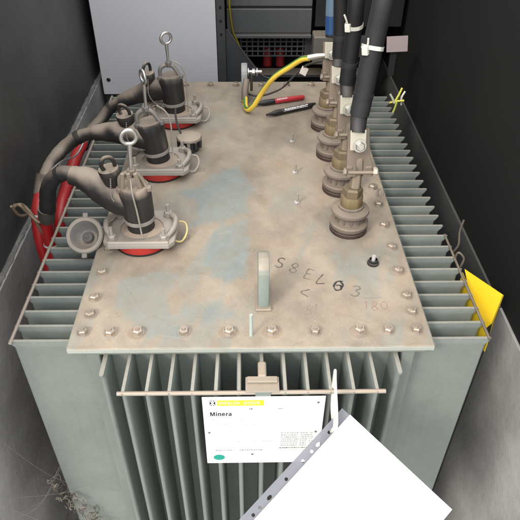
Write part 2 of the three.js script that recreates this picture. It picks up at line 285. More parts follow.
// bolts of the lid
const boltG = [0, 1, 2].map((i) => prep(mergeGeometries([V(cyl(0.0125, 0.0125, 0.0022, 20, 0, 0, 0), STEEL, 0.85, i), V(hex(0.0105, 0.0085, 0, 0.0022, 0), [0.42, 0.35, 0.28], 0.35, 10 + i), V(cyl(0.0045, 0.004, 0.003, 10, 0, 0.0105, 0), [0.36, 0.3, 0.24], 0.5, 20 + i)].map(prep))));
const boltSpots = [];
for (const bx of [-0.325, -0.274, -0.22, -0.132, -0.044, 0.04, 0.124, 0.21, 0.268, 0.321]) boltSpots.push([bx, -0.04]);
for (const bx of [-0.31, -0.22, -0.135, -0.045, 0.045, 0.13, 0.215, 0.31]) boltSpots.push([bx, -1.215]);
for (const s of [-1, 1]) for (const bz of [-0.09, -0.139, -0.221, -0.303, -0.389, -0.476, -0.557, -0.642, -0.727, -0.812, -0.897, -0.98, -1.065, -1.14]) boltSpots.push([s * 0.323, bz]);
boltSpots.forEach(([bx, bz], i) => piece('lid_bolt', boltG[i % 3], M.bolt, lid, bx + (R() - 0.5) * 0.003, 0.0004, bz + (R() - 0.5) * 0.003, R() * 6));
// thin studs standing on the lid, a sealed stud, a wire hook and a locating pin
for (const [bx, bz] of [[0.118, -0.488], [0.122, -0.634], [0.125, -0.809]]) part('lid_stud', [V(sweep([[bx, 0, bz], [bx + 0.001, 0.028, bz + 0.002]], 0.0032, 2, 10), [0.4, 0.36, 0.32], 0.8, 4), V(hex(0.007, 0.005, bx, 0.0004, bz), STEEL, 0.9)], M.dull, lid);
part('sealed_stud', [V(lathe([[0.013, 0], [0.013, 0.004], [0.01, 0.006], [0.01, 0.011], [0.0085, 0.012], [0.0085, 0.008]], 20, 0.271, 0.0004, -0.246), BLACK, 0.12), V(cyl(0.0048, 0.0044, 0.022, 12, 0.271, 0.0004, -0.246), STEEL, 0.3)], M.dull, lid);
part('wire_hook', V(sweep([[0.327, 0, -0.515], [0.327, 0.018, -0.516], [0.332, 0.026, -0.512], [0.337, 0.02, -0.505], [0.336, 0.012, -0.502]], 0.0028, 20, 8), [0.35, 0.32, 0.29], 0.6), M.dull, lid);
part('locating_pin', V(sweep([[-0.001, 0, -0.031], [-0.001, 0.054, -0.033]], 0.0036, 3, 12), [0.55, 0.62, 0.58], 0.35, 4), M.paint, lid);
// lifting lugs
const lugShape = (w, h) => { const s = new THREE.Shape(); s.moveTo(-w / 2, 0); s.lineTo(w / 2, 0); s.lineTo(w / 2, h - w / 2); s.absarc(0, h - w / 2, w / 2, 0, Math.PI, false); s.lineTo(-w / 2, 0); const o = new THREE.Path(); o.absarc(0, h - w / 2, w * 0.24, 0, Math.PI * 2, true); s.holes.push(o); return s; };
function lug(x, z, w, h, t, col, a) {
  const g = boxUV(toCreasedNormals(new THREE.ExtrudeGeometry(lugShape(w, h), { depth: t - 0.006, bevelEnabled: true, bevelThickness: 0.003, bevelSize: 0.003, bevelSegments: 2, curveSegments: 20 }), 0.6));
  g.rotateY(Math.PI / 2); g.translate(x - t / 2 + 0.003, 0, z); return V(g, col, a, 5);
}
part('lifting_lug', [lug(0.0245, -0.137, 0.062, 0.112, 0.022, [0.25, 0.3, 0.275], 0.7), V(box(0.008, 0.041, 0, 0.006, -0.175, -0.096, 0.003), [0.4, 0.34, 0.27], 0.9)], M.paint, lid);
part('lifting_lug', [lug(-0.0155, -1.12, 0.062, 0.112, 0.02, [0.42, 0.43, 0.43], 0.35), V(box(-0.03, 0.0, 0, 0.006, -1.158, -1.08, 0.003), [0.4, 0.34, 0.27], 0.9)], M.paint, lid);
// cooling fins: pressed sheet, pinched shut along the top
function finGeo(len, h, seed, th = 0.0095) {                            // grows along +x from 0, top at y = 0
  const s = new THREE.Shape(), r = th / 2; s.moveTo(0, -r); s.lineTo(len - r, -r); s.absarc(len - r, 0, r, -Math.PI / 2, Math.PI / 2, false); s.lineTo(0, r); s.lineTo(0, -r);
  let g = new THREE.ExtrudeGeometry(s, { depth: h - 0.016, bevelEnabled: true, bevelThickness: 0.016, bevelSize: 0.0018, bevelOffset: -0.0018, bevelSegments: 3, curveSegments: 4 });
  g.rotateX(-Math.PI / 2); g.translate(0, -h, 0); g = boxUV(toCreasedNormals(g, 0.5)); const m = g.attributes.uv; for (let i = 0; i < m.count; i++) m.setXY(i, m.getX(i) + seed * 0.37, m.getY(i) + seed * 0.21);
  V(g, GREEN, 0, seed, DUST, 14);
  const p = g.attributes.position, n = g.attributes.normal, c = g.attributes.color; for (let i = 0; i < p.count; i++) if (p.getX(i) > len * 0.5) p.setX(i, p.getX(i) - 0.011 * sstep(0.001, 0.018, -p.getY(i)) + 0.005); // dust on the top edge and in trickles below it
  for (let i = 0; i < p.count; i++) if (n.getY(i) > 0.7) for (let k = 0; k < 3; k++) c.array[i * 3 + k] = mix(c.array[i * 3 + k], [0.4, 0.36, 0.3][k], 0.7);
  return g;
}
const sideFins = [0, 1, 2].map((s) => prep(finGeo(0.166, 0.885, s + 1))), frontFins = [0, 1, 2].map((s) => prep(finGeo(0.1105, 0.885, s + 4))), endFin = prep(finGeo(0.068, 0.885, 8, 0.012));
for (const s of [-1, 1]) for (let i = 0; i < 28; i++) piece('cooling_fin', sideFins[i % 3], M.paint, tf, s * 0.3115, -0.03 + (R() - 0.5) * 0.0012, -0.0495 - i * 0.0422 + (R() - 0.5) * 0.0022, (s < 0 ? Math.PI : 0) + (R() - 0.5) * 0.012);
for (let i = 0; i < 12; i++) piece('cooling_fin', frontFins[i % 3], M.paint, tf, (i - 5.5) * 0.0422 - 0.003 + (R() - 0.5) * 0.002, -0.03 + (R() - 0.5) * 0.001, -0.0305, -Math.PI / 2 + (R() - 0.5) * 0.02);
for (const s of [-1, 1]) piece('cooling_fin', endFin, M.paint, tf, s * 0.281 - 0.001, -0.03, -0.0305, -Math.PI / 2);
const rodC = [0.42, 0.385, 0.33];
for (const s of [-1, 1]) part('tie_rod', [V(sweep([[s * 0.4755, -0.0295, -0.043], [s * 0.4745, -0.0295, s < 0 ? -0.62 : -0.2], [s * 0.475, -0.0295, s < 0 ? -1.196 : -0.39]], s < 0 ? 0.0036 : 0.003, 40, 8), s > 0 ? [0.14, 0.12, 0.09] : rodC, s > 0 ? 0.35 : 0.75, 6), V(sweep([[s * 0.46, -0.6, -0.043], [s * 0.46, -0.6, -0.62], [s * 0.46, -0.6, -1.196]], 0.0042, 40, 8), GREEN, 0.6, 6)], M.dull, tf);
part('tie_rod', V(sweep([[-0.246, -0.033, 0.0795], [0, -0.033, 0.08], [0.245, -0.033, 0.0795]], 0.0042, 30, 8), rodC, 0.8, 6), M.dull, tf);
part('tie_rod', V(sweep([[-0.246, -0.6, 0.064], [0, -0.6, 0.0645], [0.245, -0.6, 0.064]], 0.0042, 30, 8), GREEN, 0.6, 6), M.dull, tf);
// nameplate and its bracket on the front fins
part('nameplate_bracket', [V(box(-0.012, 0.05, -0.0285, -0.025, 0.05, 0.084, 0.001), rodC, 0.9), V(box(-0.009, 0.047, -0.024, -0.019, 0.053, 0.066, 0.0015), rodC, 0.9), V(box(0.011, 0.027, -0.025, -0.015, 0.02, 0.056, 0.004), rodC, 0.9), V(box(0.006, 0.034, -0.075, -0.027, 0.0838, 0.0857), GREEN, 0.2)], M.paint, tf);
const plateTex = (() => {
  const W = 1024, H = 964, c = document.createElement('canvas'); c.width = W; c.height = H; const x = c.getContext('2d');
  x.fillStyle = '#f1f1ec'; x.fillRect(0, 0, W, H);
  x.fillStyle = '#f2df2e'; x.fillRect(122, 36, 390, 74);
  x.fillStyle = '#fbf6c0'; x.font = 'bold 50px sans-serif'; x.textBaseline = 'middle'; x.fillText('MERLIN  GERIN', 132, 74, 350);
  x.fillStyle = '#2a2a2a'; x.fillRect(60, 38, 48, 70); x.strokeStyle = '#fbfbf7'; x.lineWidth = 9; x.beginPath(); x.moveTo(64, 44); x.lineTo(104, 102); x.moveTo(104, 44); x.lineTo(64, 102); x.stroke(); x.fillStyle = '#fbfbf7'; x.fillRect(79, 36, 10, 22); x.fillRect(79, 90, 10, 22);
  x.fillStyle = '#333'; x.font = 'bold 74px sans-serif'; x.fillText('Minera', 54, 222, 190); x.lineWidth = 3; x.strokeStyle = '#333'; x.strokeText('Minera', 54, 222, 190);
  x.strokeStyle = '#c9c9c9'; x.lineWidth = 2; for (const yy of [275, 350, 430, 520, 610, 700]) { x.beginPath(); x.moveTo(56, yy); x.lineTo(yy > 450 ? 640 : 900, yy); x.stroke(); } for (const xx of [290, 410, 520, 640]) { x.beginPath(); x.moveTo(xx, 430); x.lineTo(xx, 700); x.stroke(); }
  const r = rng(33), scrib = (px, py, l, h, col) => { x.fillStyle = col; let q = px; while (q < px + l) { const w = 6 + 14 * r(); x.fillRect(q, py, w, h * (0.6 + 0.4 * r())); q += w + 3 + 5 * r(); } };
  for (let i = 0; i < 7; i++) { scrib(668, 498 + i * 31, 150, 13, '#8b8b8b'); scrib(840, 498 + i * 31, 40 + 30 * r(), 13, '#8b8b8b'); scrib(920, 498 + i * 31, 24, 13, '#a5a5a5'); }
  scrib(660, 722, 260, 18, '#6d6d6d'); scrib(84, 752, 140, 16, '#8d8d8d'); scrib(300, 752, 200, 18, '#8d8d8d');
  for (const [a, b, l] of [[60, 292, 130], [300, 292, 80], [60, 370, 180], [330, 370, 140], [270, 620, 40], [420, 620, 20], [500, 620, 70]]) scrib(a, b, l, 12, '#b2b2b2');
  scrib(390, 148, 34, 18, '#444'); scrib(636, 148, 30, 14, '#777');
  x.fillStyle = '#1d9c88'; x.beginPath(); x.ellipse(112, 872, 52, 44, 0, 0, 7); x.fill();
  const t = new THREE.CanvasTexture(c); t.colorSpace = THREE.SRGBColorSpace; t.anisotropy = 8; return t;
})();
const plateG = new THREE.BoxGeometry(0.226, 0.213, 0.0018); { const n = plateG.attributes.normal, uv = plateG.attributes.uv; for (let i = 0; i < n.count; i++) if (n.getZ(i) < 0.5) uv.setXY(i, 0.5, 0.99); } plateG.translate(0.0215, -0.1435, 0.0868);
const plate = part('nameplate', plateG, std({ map: plateTex, roughness: 0.4 }), tf);
for (const [a, b] of [[0.122, -0.053], [0.123, -0.144], [-0.083, -0.144], [0.0, -0.219]]) part('rivet', V(aim(lathe([[0, 0.002], [0.0018, 0.0014], [0.0026, 0]], 10), [a, b, 0.0878], [0, 0, 1]), [0.16, 0.16, 0.16]), M.dull, plate);

// ------------------------------------------------------------------ high-voltage elbow connectors
function eyeBolt(x, y, z, turn, tilt) {                          // eye centre at x, y, z
  const t = new THREE.TorusGeometry(0.0155, 0.0042, 12, 28); t.rotateY(turn);
  const g = [t, sweep([[x, y - 0.014, z], [x + tilt * 0.5, y - 0.045, z], [x + tilt, y - 0.085, z]], [0.0055, 0.004, 0.004], 10, 10)]; t.translate(x, y, z); return g.map((q) => V(q, STEEL, 0.25, 8));
}
const RUB = [0.011, 0.011, 0.0125];
function elbow(o) {
  const { x, z, label } = o, t = thing('elbow_connector', label, 'cable connector', [x, 0, z], 'rubber elbow connectors along the left of the lid');
  const D = o.dust;
  part('red_gasket', V(cyl(0.0625, 0.0625, 0.0175, 44, x, 0.0035, z + 0.007), [0.42, 0.03, 0.024], 0), M.gloss, t);
  part('seal', V(cyl(0.0645, 0.0645, 0.0035, 44, x, 0.0005, z + 0.007), BLACK, 0), M.rubber, t);
  // cast flange with clipped corners, a wide hole and side arms
  const s = new THREE.Shape(), w = 0.077, d = 0.066; [[-w * 0.86, -d], [w * 0.86, -d], [w, -d * 0.8], [w * 1.05, d * 0.15], [w * 0.62, d], [-w * 0.62, d], [-w * 1.05, d * 0.15], [-w, -d * 0.8]].forEach(([a, b], i) => (i ? s.lineTo(a, b) : s.moveTo(a, b))); s.closePath();
  const hole = new THREE.Path(); hole.absellipse(0, 0.0, 0.051, 0.046, 0, Math.PI * 2, true); s.holes.push(hole);
  const fg = toCreasedNormals(new THREE.ExtrudeGeometry(s, { depth: 0.007, bevelEnabled: true, bevelThickness: 0.0025, bevelSize: 0.0025, bevelSegments: 2, curveSegments: 32 }), 0.6);
  fg.rotateX(-Math.PI / 2); fg.translate(x, 0.0225, z);
  const arms = [-1, 1].map((q) => sweep([[x + q * 0.058, 0.034, z + 0.048], [x + q * 0.076, 0.044, z + 0.02], [x + q * 0.078, 0.046, z - 0.012], [x + q * 0.062, 0.036, z - 0.046]], 0.0065, 24, 10));
  const bar = box(x - 0.068, x + 0.068, 0.024, 0.0375, z + 0.058, z + 0.0665, 0.003);
  part('base_flange', [fg, ...arms, bar].map((q, i) => V(q, [0.42, 0.39, 0.35], 0.5, 12 + i, DUST, 70)), M.dull, t);
  part('bushing_collar', V(lathe([[0.0505, 0.02], [0.05, 0.028], [0.036, 0.031], [0.026, 0.036]], 36, x, 0, z), [0.34, 0.22, 0.16], 0.75, 4), M.plain, t);
  for (const [a, b] of [[-0.06, 0.046], [0.056, 0.048], [-0.054, -0.044], [0.056, -0.046]]) {
    part('flange_bolt', [V(cyl(0.0115, 0.0115, 0.003, 18, x + a, 0.0325, z + b), [0.42, 0.38, 0.33], 0.75, 3), V(hex(0.0098, 0.009, x + a, 0.0355, z + b, R() * 3), [0.42, 0.38, 0.33], 0.65, 4), V(cyl(0.0045, 0.0045, 0.012 + 0.01 * R(), 10, x + a, 0.0445, z + b), [0.42, 0.38, 0.33], 0.5, 5)], M.dull, t);
  }
  const B = 0.031, tilt = (g) => rot(g, 0, 0, o.lean, [x, 0, z]);
  part('elbow_body', [V(tilt(lathe([[B, 0.03], [B, 0.058], [B + 0.0025, 0.06], [0.0345, 0.075], [0.0355, 0.125], [0.0345, 0.139], [0.031, 0.1445], [0, 0.146]], 40, x, 0, z)), RUB, D, 21, DUST, 40)], M.rubber, t);
  part('retaining_band', V(tilt(lathe([[B, 0.054], [0.0345, 0.0545], [0.0352, 0.058], [0.0345, 0.064], [B, 0.0645]], 36, x, 0, z)), [0.3, 0.27, 0.24], 0.5, 6), M.plain, t);
  const ar = (t) => { const k = t * (o.armR.length - 1), i = Math.min(o.armR.length - 2, Math.floor(k)); return mix(o.armR[i], o.armR[i + 1], sstep(0, 1, k - i)) * (1 + 0.035 * (noise(t * 7, x * 40, 3) - 0.5)) * (t > 0.93 ? 1.06 : 1); };
  part('elbow_arm', V(sweep(o.arm, ar, 90, 26), RUB, D, 22, DUST, 30), M.rubber, t);
  const ac = new THREE.CatmullRomCurve3(o.cable.map((q) => V3(...q)), false, 'centripetal'), tb = [0.2, 0.215, 0.24, 0.255].map((q) => ac.getPointAt(q));
  part('tape_band', V(sweep(tb, [0.0186, 0.0192, 0.0185], 8, 20), [0.008, 0.008, 0.009], 0.12, 26), M.rubber, t);
  part('cable_end', V(sweep(o.cable, (t) => { const k = t * (o.cableR.length - 1), i = Math.min(o.cableR.length - 2, Math.floor(k)), sw = (t * 9) % 1; return mix(o.cableR[i], o.cableR[i + 1], k - i) * (1 + 0.055 * (sw < 0.85 ? sw : (1 - sw) * 5.6) + 0.05 * (noise(t * 14, x * 50, 5) - 0.5)); }, 160, 22), RUB, o.cdust, 23, DUST, 24), M.rubber, t);
  // earthing plug with pull ring and bead chain
  const [px, py, pz] = o.plug, pd = V3(...o.pdir).normalize();
  const pl = part('test_plug', V(aim(lathe([[0.0, -0.034], [0.016, -0.034], [0.0222, 0.0], [0.0235, 0.0125], [0.022, 0.0155], [0, 0.016]], 30), o.plug, o.pdir), RUB, 0.9, 24), M.rubber, t);
  const ring = sweep([[-0.009, 0.013, 0], [-0.0125, 0.028, 0.001], [-0.004, 0.043, 0.003], [0.009, 0.041, 0.003], [0.0155, 0.028, 0.001], [0.0155, 0.012, 0]], 0.0046, 30, 10); ring.rotateY(o.ringTurn || 0); aim(ring, o.plug, o.pdir);
  part('pull_ring', V(ring, RUB, 0.8, 25), M.rubber, pl);
  const chain = []; const cc = new THREE.CatmullRomCurve3([[px + 0.006, py + 0.018, pz + 0.016], [px + 0.004, py - 0.008, pz + 0.0245], [px + 0.004, py - 0.04, pz + 0.034], [px + 0.02, py - 0.066, pz + 0.036], [px + 0.045, py - 0.07, pz + 0.036]].map((q) => V3(...q)));
  for (let i = 0; i <= 26; i++) { const p = cc.getPointAt(i / 26); chain.push(V(new THREE.SphereGeometry(0.0019, 8, 6).translate(p.x, p.y, p.z), [0.3, 0.28, 0.25], 0.3)); }
  part('bead_chain', chain, M.dull, pl);
  // eye bolt, yoke across the top and its two clamp ears
  const [ex, ey, ez] = o.eye;
  part('eye_bolt', eyeBolt(ex, ey, ez, o.eyeTurn, x - Math.sin(o.lean) * 0.17 - ex), M.metal, t);
  const yoke = [sweep([[x - 0.03, 0.139, z + 0.006], [x - 0.024, 0.168, z + 0.004], [x - 0.006, 0.176, z], [x + 0.012, 0.17, z], [x + 0.031, 0.138, z + 0.006]], [0.0045, 0.006, 0.007, 0.006, 0.0045], 30, 8), hex(0.0105, 0.012, x, 0.174, z), hex(0.0085, 0.01, x - 0.03, 0.137, z + 0.01), hex(0.0085, 0.01, x + 0.032, 0.136, z + 0.008)];
  if (o.ears) for (const q of [-0.021, -0.005, 0.014]) yoke.push(rot(box(x + q - 0.004, x + q + 0.005, 0.142, 0.186, z + 0.012, z + 0.019, 0.002), 0.1, 0.2, q * 9, [x + q, 0.16, z + 0.015]));
  part('clamp_yoke', yoke.map((q, i) => V(tilt(q), o.ears ? [0.3, 0.245, 0.19] : [0.2, 0.19, 0.18], 0.55, 30 + i)), M.dull, t);
  part('strap_wire', V(sweep(o.strap, 0.0021, 40, 8), [0.36, 0.33, 0.28], 0.5, 9), M.dull, t);
  part('drain_wire', V(sweep([[x + 0.072, 0.032, z - 0.02], [x + 0.096, 0.03, z - 0.02], [x + 0.103, 0.02, z + 0.002], [x + 0.09, 0.006, z + 0.022], [x + 0.066, 0.02, z + 0.03]], 0.0024, 24, 8), o.wire, 0.2), M.gloss, t);
  return t;
}
elbow({ x: -0.25, z: -0.345, label: 'nearest black elbow connector with dusty arm and a loop plug beside the grey cup', dust: 0.88, cdust: 0.45, lean: 0.03,
  arm: [[-0.25, 0.098, -0.345], [-0.29, 0.1, -0.358], [-0.335, 0.116, -0.378], [-0.375, 0.131, -0.396], [-0.405, 0.136, -0.402]], armR: [0.03, 0.037, 0.035, 0.029, 0.0205],
  cable: [[-0.395, 0.138, -0.4], [-0.42, 0.141, -0.402], [-0.447, 0.126, -0.405], [-0.466, 0.096, -0.408], [-0.476, 0.062, -0.412], [-0.485, 0.03, -0.418]], cableR: [0.0165, 0.0172, 0.0175, 0.0185, 0.0185],
  plug: [-0.306, 0.162, -0.362], pdir: [-0.12, 1, 0.05], ringTurn: 0.5, eye: [-0.25, 0.262, -0.342], eyeTurn: 0.25, ears: true, wire: [0.62, 0.5, 0.2],
  strap: [[-0.256, 0.175, -0.332], [-0.252, 0.15, -0.308], [-0.247, 0.1, -0.305], [-0.244, 0.05, -0.303], [-0.242, 0.033, -0.298]] });
elbow({ x: -0.242, z: -0.655, label: 'middle black elbow connector behind the nearest one, its arm drooping towards the red cable', dust: 0.8, cdust: 0.7, lean: 0.13,
  arm: [[-0.242, 0.1, -0.655], [-0.28, 0.1, -0.66], [-0.33, 0.101, -0.672], [-0.385, 0.097, -0.685], [-0.415, 0.092, -0.69]], armR: [0.03, 0.035, 0.032, 0.026, 0.02],
  cable: [[-0.405, 0.094, -0.688], [-0.456, 0.082, -0.69], [-0.507, 0.05, -0.675], [-0.526, 0.036, -0.635], [-0.531, 0.03, -0.585], [-0.532, 0.015, -0.548]], cableR: [0.0165, 0.0165, 0.018, 0.0175, 0.016, 0.0165],
  plug: [-0.322, 0.142, -0.668], pdir: [-0.1, 1, 0.1], ringTurn: -0.3, eye: [-0.262, 0.262, -0.654], eyeTurn: -1.05, ears: false, wire: [0.4, 0.36, 0.3],
  strap: [[-0.236, 0.19, -0.65], [-0.212, 0.172, -0.645], [-0.203, 0.145, -0.638], [-0.203, 0.1, -0.63], [-0.203, 0.07, -0.628], [-0.2, 0.04, -0.61]] });
elbow({ x: -0.227, z: -0.955, label: 'farthest black elbow connector standing just in front of the white panel', dust: 0.62, cdust: 0.6, lean: 0.06,
  arm: [[-0.227, 0.1, -0.955], [-0.265, 0.098, -0.965], [-0.315, 0.082, -0.975], [-0.37, 0.06, -0.985], [-0.4, 0.046, -0.985]], armR: [0.03, 0.034, 0.031, 0.025, 0.02],
  cable: [[-0.39, 0.05, -0.985], [-0.43, 0.03, -0.985], [-0.465, -0.005, -0.965], [-0.5, -0.03, -0.92], [-0.512, -0.05, -0.87]], cableR: [0.016, 0.017, 0.0165, 0.016],
  plug: [-0.305, 0.133, -0.965], pdir: [-0.05, 1, 0.05], ringTurn: 0.9, eye: [-0.238, 0.252, -0.955], eyeTurn: 0.5, ears: false, wire: [0.4, 0.36, 0.3],
  strap: [[-0.226, 0.19, -0.95], [-0.2, 0.175, -0.945], [-0.188, 0.14, -0.94], [-0.187, 0.09, -0.935], [-0.186, 0.04, -0.925]] });
// red medium-voltage cables rising in the gap by the left wall
const RED = [0.42, 0.012, 0.016];
const redG = 'red cables in the gap beside the left wall';
function redCable(label, pts, r, cuff) {
  const t = thing('red_cable', label, 'cable', [pts[pts.length - 1][0], -1.045, pts[pts.length - 1][2]], redG);
  part('jacket', V(sweep(pts, r, 60, 18), RED, 0.06, 41), M.gloss, t);
  if (cuff) part('sealing_cuff', V(sweep(cuff, [0.0195, 0.0205, 0.0192], 10, 18), [0.05, 0.042, 0.036], 0.5, 42), M.rubber, t);
}
redCable('outermost red cable by the left wall, ending in a brown cuff below the middle elbow', [[-0.531, 0.02, -0.545], [-0.538, -0.02, -0.49], [-0.54, -0.09, -0.462], [-0.535, -0.18, -0.455], [-0.53, -0.5, -0.47], [-0.53, -1.04, -0.5]], 0.0168, [[-0.528, 0.042, -0.56], [-0.532, 0.022, -0.545], [-0.535, 0.002, -0.522]]);
redCable('red cable ending under the nearest elbow, close to the fins', [[-0.489, 0.02, -0.418], [-0.503, -0.025, -0.43], [-0.509, -0.1, -0.44], [-0.511, -0.2, -0.445], [-0.512, -0.5, -0.46], [-0.51, -1.04, -0.48]], 0.0155, [[-0.486, 0.035, -0.416], [-0.491, 0.015, -0.42], [-0.496, -0.002, -0.424]]);
redCable('red cable slanting forward from the farthest elbow beneath the middle arm', [[-0.512, -0.045, -0.88], [-0.508, -0.03, -0.78], [-0.507, -0.045, -0.66], [-0.506, -0.075, -0.54], [-0.507, -0.18, -0.505], [-0.51, -0.5, -0.52], [-0.51, -1.04, -0.53]], 0.0165, null);
// screen wires twisted together and their ties
function tieLoop(cx, cy, cz, dir, r, w) {                        // strap round a cable, with its head
  const g = lathe([[r, -w / 2], [r + 0.0014, -w / 2], [r + 0.0014, w / 2], [r, w / 2], [r, -w / 2]], 28); const hd = box(r - 0.001, r + 0.0055, -0.0045, 0.0045, -0.004, 0.004, 0.001);
  return [aim(g, [cx, cy, cz], dir), aim(hd, [cx, cy, cz], dir)];
}
solo('screen_wire', [[[-0.552, 0.055, -0.4], [-0.545, 0.035, -0.43], [-0.525, 0.01, -0.42], [-0.515, -0.03, -0.42], [-0.512, -0.06, -0.43]], [[-0.56, 0.04, -0.42], [-0.545, 0.05, -0.41], [-0.53, 0.02, -0.415], [-0.508, 0.0, -0.41], [-0.5, 0.02, -0.43], [-0.47, 0.03, -0.44]], [[-0.555, 0.06, -0.39], [-0.55, 0.02, -0.41], [-0.535, 0.005, -0.44]]].map((p, i) => V(sweep(p, 0.0045 - i * 0.0006, 40, 8), [0.2, 0.14, 0.09], 0.4, 60 + i)), M.dull, 'twisted brown screen wires tied to the red cables by the left wall', 'wire');
solo('bare_wire', V(sweep([[-0.515, 0.045, -0.57], [-0.5, 0.04, -0.63], [-0.48, 0.02, -0.7], [-0.463, 0.035, -0.78], [-0.44, 0.03, -0.84], [-0.415, 0.005, -0.86]], 0.0025, 40, 6), [0.5, 0.5, 0.5], 0.1), M.metal, 'bare silvery wire curving below the arm of the middle elbow', 'wire');
solo('cable_tie', tieLoop(-0.54, -0.03, -0.482, [0.05, 1, -0.5], 0.0178, 0.005), M.nylon, 'upper white cable tie on the outermost red cable', 'cable tie', 'white ties on the red cables');
solo('cable_tie', tieLoop(-0.508, -0.09, -0.438, [0.1, 1, -0.15], 0.0163, 0.005), M.nylon, 'lower white cable tie on the red cable nearest the fins', 'cable tie', 'white ties on the red cables');
// protective caps
const cup = thing('rubber_cup', 'grey round rubber cup with two tabs lying on the left fins', 'protective cap', [-0.378, -0.02, -0.33]);
{
  const dir = [-0.05, 0.72, 0.62], at = [-0.378, 0.018, -0.33], G = [0.2, 0.19, 0.175];
  part('bowl', V(aim(lathe([[0, -0.03], [0.024, -0.03], [0.033, -0.018], [0.036, 0.0], [0.0425, 0.002], [0.0435, 0.008], [0.041, 0.011], [0.0335, 0.0105], [0.031, 0.006], [0.028, -0.014], [0.02, -0.022], [0, -0.023]], 40), at, dir), G, 0.55, 51), M.rubber, cup);
  part('centre_knob', V(aim(lathe([[0, -0.004], [0.004, -0.004], [0.006, -0.007], [0.012, -0.011], [0.0135, -0.024]], 24), at, dir), [0.12, 0.115, 0.105], 0.4, 52), M.rubber, cup);
  for (const q of [-1, 1]) part('tab', V(aim(box(-0.006, 0.006, 0.001, 0.009, q > 0 ? 0.04 : -0.053, q > 0 ? 0.053 : -0.04, 0.002), at, dir), G, 0.5, 53), M.rubber, cup);
}
const rc = thing('ribbed_cap', 'black notched protective cap with dusty top lying beside the middle elbow flange', 'protective cap', [-0.172, 0, -0.765]);
part('cap_shell', [V(lathe([[0.026, 0.002], [0.027, 0.03], [0.0345, 0.034], [0.036, 0.038], [0.034, 0.043], [0.018, 0.048], [0, 0.049]], 36, -0.172, 0, -0.765), BLACK, 0.95, 55)], M.rubber, rc);
for (let i = 0; i < 10; i++) { const a = i / 10 * 6.283; part('lug_rib', V(aim(box(-0.0045, 0.0045, 0.012, 0.036, 0.026, 0.036, 0.002).rotateY(a), [-0.172, 0, -0.765], [0, 1, 0]), i % 3 ? BLACK : [0.3, 0.28, 0.25], 0.6, 56 + i), M.rubber, rc); }
part('tether', V(sweep([[-0.192, 0.04, -0.77], [-0.204, 0.06, -0.79], [-0.212, 0.075, -0.82], [-0.216, 0.082, -0.86]], 0.003, 20, 8), BLACK, 0.1), M.rubber, rc);
